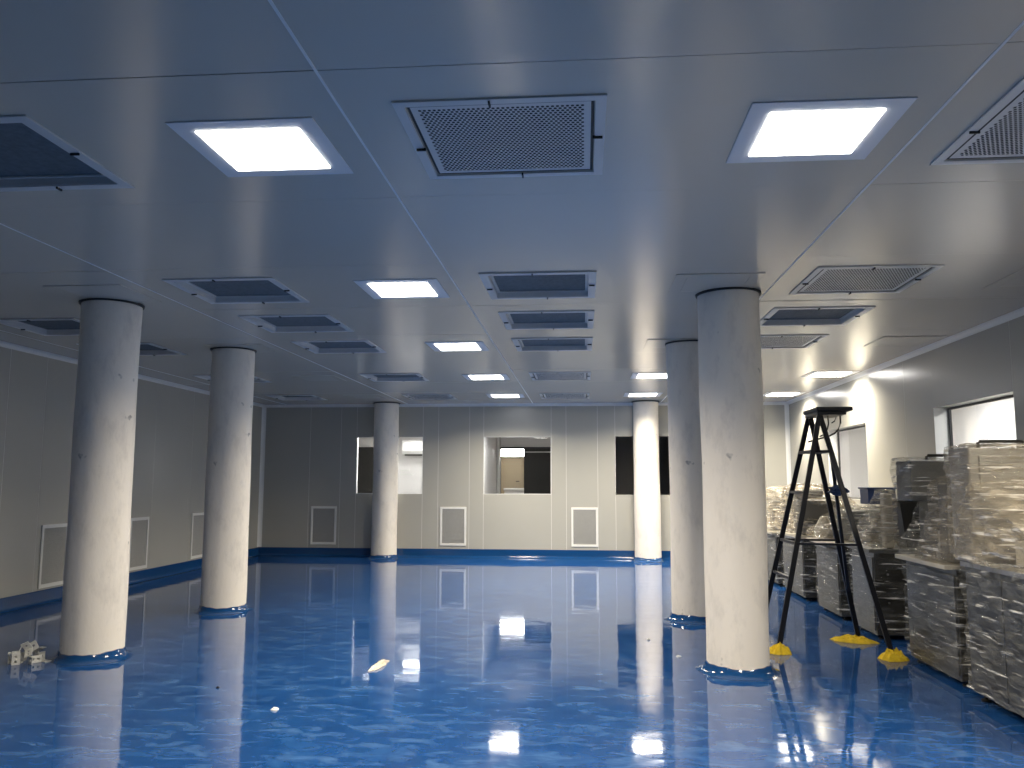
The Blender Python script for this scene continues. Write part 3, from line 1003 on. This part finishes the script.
# fourth machine --------------------------------------------------
m4 = thing('packing_machine', (3.1, 10.3, 0), 'fourth film-wrapped machine with the dark blue crate on it', 'machine', MG)
cabinet(m4, 2.80, 3.70, 9.72, 10.62, 0.84, zb=0.04, doors=1, m='grey', over=0.12, top='tan')
MB().box(2.95, 3.5, 9.75, 10.35, 0.845, 1.19).build('gearbox', 'grey', m4, world=True, bevel=0.03)
MB().lathe([(0.12, 0.845), (0.12, 0.95), (0.04, 1.1)], (2.85, 10.45), 20).build('funnel', 'tan', m4, world=True, smooth=True)
film(m4, [bx(2.79, 3.70, 9.72, 10.6, 0.055, 0.80)], 'filmd', seed=31.0, amp=0.015)
film(m4, [bx(2.95, 3.5, 9.76, 10.4, 0.9, 1.19) + [(2.66, 9.75, 0.86), (2.68, 10.6, 0.86), (3.68, 9.74, 0.86), (3.68, 10.6, 0.86), (2.86, 10.45, 1.10)]], 'filmw', seed=32.0, amp=0.035, freq=5)
bc = thing('storage_crate', (3.3, 9.95, 1.262), 'dark blue plastic crate standing on a film-wrapped machine beside the bright window', 'crate')
plate(mbc := MB(), 3.17, 3.47, 9.82, 10.1, 1.262, 1.43, [(3.185, 3.455, 9.835, 10.085)])
mbc.build('walls', 'bcrate', bc, world=True, bevel=0.003)
MB().box(3.185, 3.455, 9.835, 10.085, 1.263, 1.275).build('bottom', 'bcrate', bc, world=True)
MB().box(3.155, 3.485, 9.805, 10.115, 1.432, 1.45).build('lid', 'bcrate', bc, world=True, bevel=0.004)
# fifth and sixth machines ---------------------------------------
m5 = thing('packing_machine', (3.1, 11.9, 0), 'fifth film-wrapped machine with a heap of wrapped parts on top, seen between the ladder legs', 'machine', MG)
cabinet(m5, 2.80, 3.70, 11.25, 12.35, 0.82, zb=0.04, doors=2, m='grey', over=0.08, top='tan')
MB().box(2.80, 3.3, 11.3, 11.75, 0.825, 1.28).build('gearbox', 'grey', m5, world=True, bevel=0.04)
MB().tube([(2.95, 12.05, 0.82), (2.95, 12.05, 1.36)], 0.07, 14).build('cylinder', 'steel', m5, world=True, smooth=True)
MB().tube([(2.85, 11.6, 1.34), (3.2, 11.9, 1.36)], 0.06, 12).build('motor', 'grey', m5, world=True, smooth=True)
film(m5, [bx(2.79, 3.70, 11.25, 12.34, 0.055, 0.79)], 'filmd', seed=41.0, amp=0.015)
film(m5, [bx(2.80, 3.35, 11.35, 12.2, 0.84, 1.38) + [(2.73, 11.28, 0.84), (2.73, 12.3, 0.84), (3.6, 11.28, 0.84), (3.6, 12.3, 0.84)]], 'filmw', seed=42.0, amp=0.06, freq=4)
m6 = thing('packing_machine', (3.1, 13.3, 0), 'farthest film-wrapped machine of the row, beyond the ladder', 'machine', MG)
cabinet(m6, 2.80, 3.70, 12.75, 14.0, 0.78, zb=0.04, doors=2, m='grey', over=0.08, top='tan')
MB().box(2.9, 3.45, 12.9, 13.7, 0.785, 1.22).build('gearbox', 'grey', m6, world=True, bevel=0.04)
MB().tube([(3.0, 13.1, 1.2), (3.35, 13.4, 1.4)], 0.06, 12).build('motor', 'grey', m6, world=True, smooth=True)
film(m6, [bx(2.79, 3.70, 12.75, 13.99, 0.055, 0.75)], 'filmd', seed=51.0, amp=0.015)
film(m6, [bx(2.88, 3.5, 12.85, 13.8, 0.80, 1.36) + [(2.73, 12.78, 0.80), (2.73, 13.95, 0.80), (3.6, 12.78, 0.80), (3.6, 13.95, 0.80)]], 'filmw', seed=52.0, amp=0.06, freq=4)

# ------------------------------------------------------------------ ladder
ldr = thing('step_ladder', (2.18, 8.2, 0), 'tall dark metal double-sided stepladder with a flat top, beside the big column', 'ladder')
TOPZ = 2.125
rails = {'nl': ((1.71, 7.90, 0.0), (2.185, 8.03, TOPZ)), 'fl': ((1.69, 8.62, 0.0), (2.185, 8.42, TOPZ)),
         'nr': ((2.63, 7.69, 0.0), (2.20, 8.06, TOPZ)), 'fr': ((2.62, 8.57, 0.0), (2.20, 8.39, TOPZ))}
def on(k, z):
    a, b = Vector(rails[k][0]), Vector(rails[k][1])
    return a + (b - a) * (z / TOPZ)
for k in rails:
    MB().bar(on(k, 0.004), on(k, TOPZ), 0.045, 0.028).build('rail', 'ladder', ldr, world=True, bevel=0.003)
for z in (0.64, 0.95, 1.41, 1.79):
    MB().bar(on('nl', z), on('fl', z), 0.05 if z > 1 else 0.03, 0.025, (0, 0, 1)).build('rung', 'ladder', ldr, world=True, bevel=0.003)
MB().bar(on('nr', 1.79), on('fr', 1.79), 0.05, 0.025, (0, 0, 1)).build('rung', 'ladder', ldr, world=True, bevel=0.003)
for a, b in (('nl', 'nr'), ('fl', 'fr')):
    MB().bar(on(a, 0.95), on(b, 0.95), 0.03, 0.02, (0, 0, 1)).build('spreader', 'ladder', ldr, world=True, bevel=0.002)
    MB().bar(on(a, 1.79), on(b, 1.79), 0.03, 0.02, (0, 0, 1)).build('spreader', 'ladder', ldr, world=True, bevel=0.002)
MB().bar(on('nr', 1.79), on('fr', 0.45), 0.03, 0.02).build('brace', 'strut', ldr, world=True, bevel=0.002)
MB().box(2.16, 2.42, 7.99, 8.45, TOPZ + 0.002, TOPZ + 0.035).build('top_platform', 'ladder', ldr, world=True, bevel=0.006)
tb = thing('tool_board', (2.32, 8.2, TOPZ + 0.037), 'flat black board lying on the top of the stepladder, jutting past its edge', 'board')
MB().box(2.15, 2.475, 7.97, 8.47, TOPZ + 0.037, TOPZ + 0.075).build('slab', 'clip', tb, world=True, bevel=0.008)
cb = MB()
def arc(p, q, sag, n=14):
    p, q = Vector(p), Vector(q)
    return [p + (q - p) * (k / n) + Vector((0, 0, -sag * math.sin(math.pi * k / n) ** 0.8)) for k in range(n + 1)]
cb.tube([(2.40, 8.12, TOPZ), (2.40, 8.12, 2.06), (2.38, 8.12, 2.0), (2.34, 8.12, 1.96), (2.28, 8.12, 1.93), (2.20, 8.14, 1.91), (2.12, 8.2, 1.885)], 0.008, 7)
cb.tube([(2.28, 8.1, TOPZ), (2.285, 8.1, 2.05), (2.27, 8.1, 1.99), (2.24, 8.1, 1.95), (2.20, 8.1, 1.93)], 0.007, 7)
cb.tube([(2.415, 8.3, TOPZ), (2.40, 8.3, 2.09), (2.37, 8.3, 2.07)], 0.006, 7)
tag(cb.build('cable', 'clip', smooth=True), 'thin black cables looping down under the top of the stepladder', 'cable')

def crumple(name, m, loc, rx, ry, h, label, cat, group=None, rot=0.0, seed=0.0, n=26, rag=0.45, parent=None):
    vs, fs = [], []
    rings = 8
    for j in range(rings + 1):
        for k in range(n):
            a = 2 * math.pi * k / n
            q = j / rings
            rr = q * (1 + rag * noise.noise(Vector((math.cos(a) * 1.7, math.sin(a) * 1.7, seed))) + 0.6 * rag * noise.noise(Vector((math.cos(a) * 4, math.sin(a) * 4, seed))))
            z = h * (1 - q ** 2.6) * (0.7 + 0.55 * noise.noise(Vector((math.cos(a) * q * 3, math.sin(a) * q * 3, seed + 5))) + 0.9 * abs(noise.noise(Vector((math.cos(a) * q * 7, math.sin(a) * q * 7, seed + 9))))) + 0.004
            x, y = rr * rx * math.cos(a), rr * ry * math.sin(a)
            vs.append((x * math.cos(rot) - y * math.sin(rot), x * math.sin(rot) + y * math.cos(rot), max(0.003, z)))
    for j in range(rings):
        for k in range(n):
            k2 = (k + 1) % n
            fs.append((j * n + k, j * n + k2, (j + 1) * n + k2, (j + 1) * n + k))
    b0 = len(vs)
    for k in range(n):
        x, y, z = vs[rings * n + k]
        vs.append((x, y, 0.0))
    for k in range(n):
        k2 = (k + 1) % n
        fs.append((rings * n + k, rings * n + k2, b0 + k2, b0 + k))
    fs.append(tuple(b0 + k for k in range(n - 1, -1, -1)))
    fs.append(tuple(range(n)))
    o = MB().add(vs, fs).build(name, m, loc=loc)
    return tag(o, label, cat, group)
RG_ = 'yellow rags under the ladder feet'
crumple('cleaning_rag', 'yrag', (1.72, 7.86, 0), 0.11, 0.09, 0.07, 'yellow rag wrapped under the ladder foot beside the big column', 'rag', RG_, 0.2, 1)
crumple('cleaning_rag', 'yrag', (2.54, 8.48, 0), 0.20, 0.10, 0.05, 'yellow rag spread out under the far ladder foot near the third machine', 'rag', RG_, -0.5, 2)
crumple('cleaning_rag', 'yrag', (2.63, 7.69, 0), 0.12, 0.11, 0.075, 'yellow rag bunched under the ladder foot nearest the second machine', 'rag', RG_, -1.0, 3)
p = (on('nr', 1.43) + on('fr', 1.41)) / 2
bl = bmesh.new()
bmesh.ops.create_icosphere(bl, subdivisions=3, radius=1.0)
for v in bl.verts:
    d = 1 + 0.6 * noise.noise(v.co * 2.4) + 0.35 * noise.noise(v.co * 6)
    v.co = Vector((v.co.x * 0.07 * d, v.co.y * 0.13 * d, v.co.z * 0.045 * d))
me = bpy.data.meshes.new('blue_rag')
bl.to_mesh(me)
bl.free()
me.materials.append(MT['brag'])
ro = bpy.data.objects.new('blue_rag', me)
ro.location = (on('nr', 1.43).x, (on('nr', 1.43).y + 0.12), 1.43)
COL.objects.link(ro)
tag(ro, 'dark blue rag tied round the legs of the stepladder', 'rag')

# ------------------------------------------------------------------ brackets and litter on the floor
def bracket_mesh():
    mb = MB()
    L, W, T = 0.10, 0.06, 0.006
    plate(mb, 0, L, -W / 2, W / 2, 0, T, [(0.025, 0.042, -0.009, 0.009), (0.065, 0.082, -0.009, 0.009)])
    up = MB()
    plate(up, T, L * 0.75, -W / 2, W / 2, 0, T, [(0.03, 0.05, -0.009, 0.009)])
    mb.add([(v[2], v[1], v[0]) for v in up.v], up.f)
    return mb.mesh('mounting_bracket', 'bracket')
bme = bracket_mesh()
BP = [(-4.80, 6.80, 0.0, 0, 0, 0.3), (-4.70, 6.74, 0.0, 0, 1.57, 2.2), (-4.63, 6.80, 0.0, 1.57, 0, 0.9), (-4.74, 6.90, 0.0, 0, 0, 2.9),
      (-4.66, 6.93, 0.0, 0, 1.57, 1.2), (-4.60, 6.92, 0.0, 0, 0, -0.4), (-4.83, 6.90, 0.0, 1.57, 0, 1.9),
      (-4.735, 6.81, 0.055, 0.3, -1.2, 0.2), (-4.66, 6.84, 0.05, 0.5, 0.5, -1.0), (-4.62, 6.87, 0.055, -0.6, 0.3, 1.8)]
bl_ = ['white steel angle bracket lying flat at the outer end of the pile', 'white steel angle bracket at the front of the pile', 'white bracket on its side at the front of the pile, nearest the column',
       'white bracket lying flat in the middle of the pile', 'white bracket standing on end at the back of the pile', 'white bracket touching the column base at the edge of the pile',
       'white bracket on its side at the back outer corner of the pile', 'white bracket propped upright on top of the pile showing its holes', 'white bracket leaning on top of the pile, second from its peak', 'white bracket tilted on top of the pile beside the column']
for k, (x, y, z, a, b, c) in enumerate(BP):
    o = bpy.data.objects.new('mounting_bracket', bme)
    o.rotation_euler = (a, b, c)
    mw = o.rotation_euler.to_matrix()
    lo = min((mw @ v.co).z for v in bme.vertices)
    o.location = (x + 0.045, y, z - lo + 0.001)
    COL.objects.link(o)
    tag(o, bl_[k], 'bracket', 'white brackets in the pile by the column')
crumple('paper_scrap', 'paper', (-1.685, 7.0, 0), 0.18, 0.035, 0.03, 'crumpled cream paper scrap in the middle of the blue floor', 'scrap', None, 1.48, 7, rag=0.6)
for q, (x, y, s, lab) in enumerate(((0.80, 7.6, 0.022, 'tiny white crumb on the blue floor between the two near right columns'),
                                     (-2.05, 5.62, 0.03, 'small white speck on the open blue floor before the paper scrap'),
                                     (0.6, 8.37, 0.02, 'tiny pale crumb on the blue floor beyond the big column'))):
    crumple('floor_crumb', 'fleck', (x, y, 0), s, s * 0.8, 0.012, lab, 'scrap', 'white crumbs on the floor', 0.3 * q, 9 + q, n=8)
crumple('floor_crumb', 'clip', (-2.68, 6.16, 0), 0.015, 0.015, 0.008, 'tiny black crumb on the blue floor before the second left column', 'scrap', None, 0, 20, n=8)
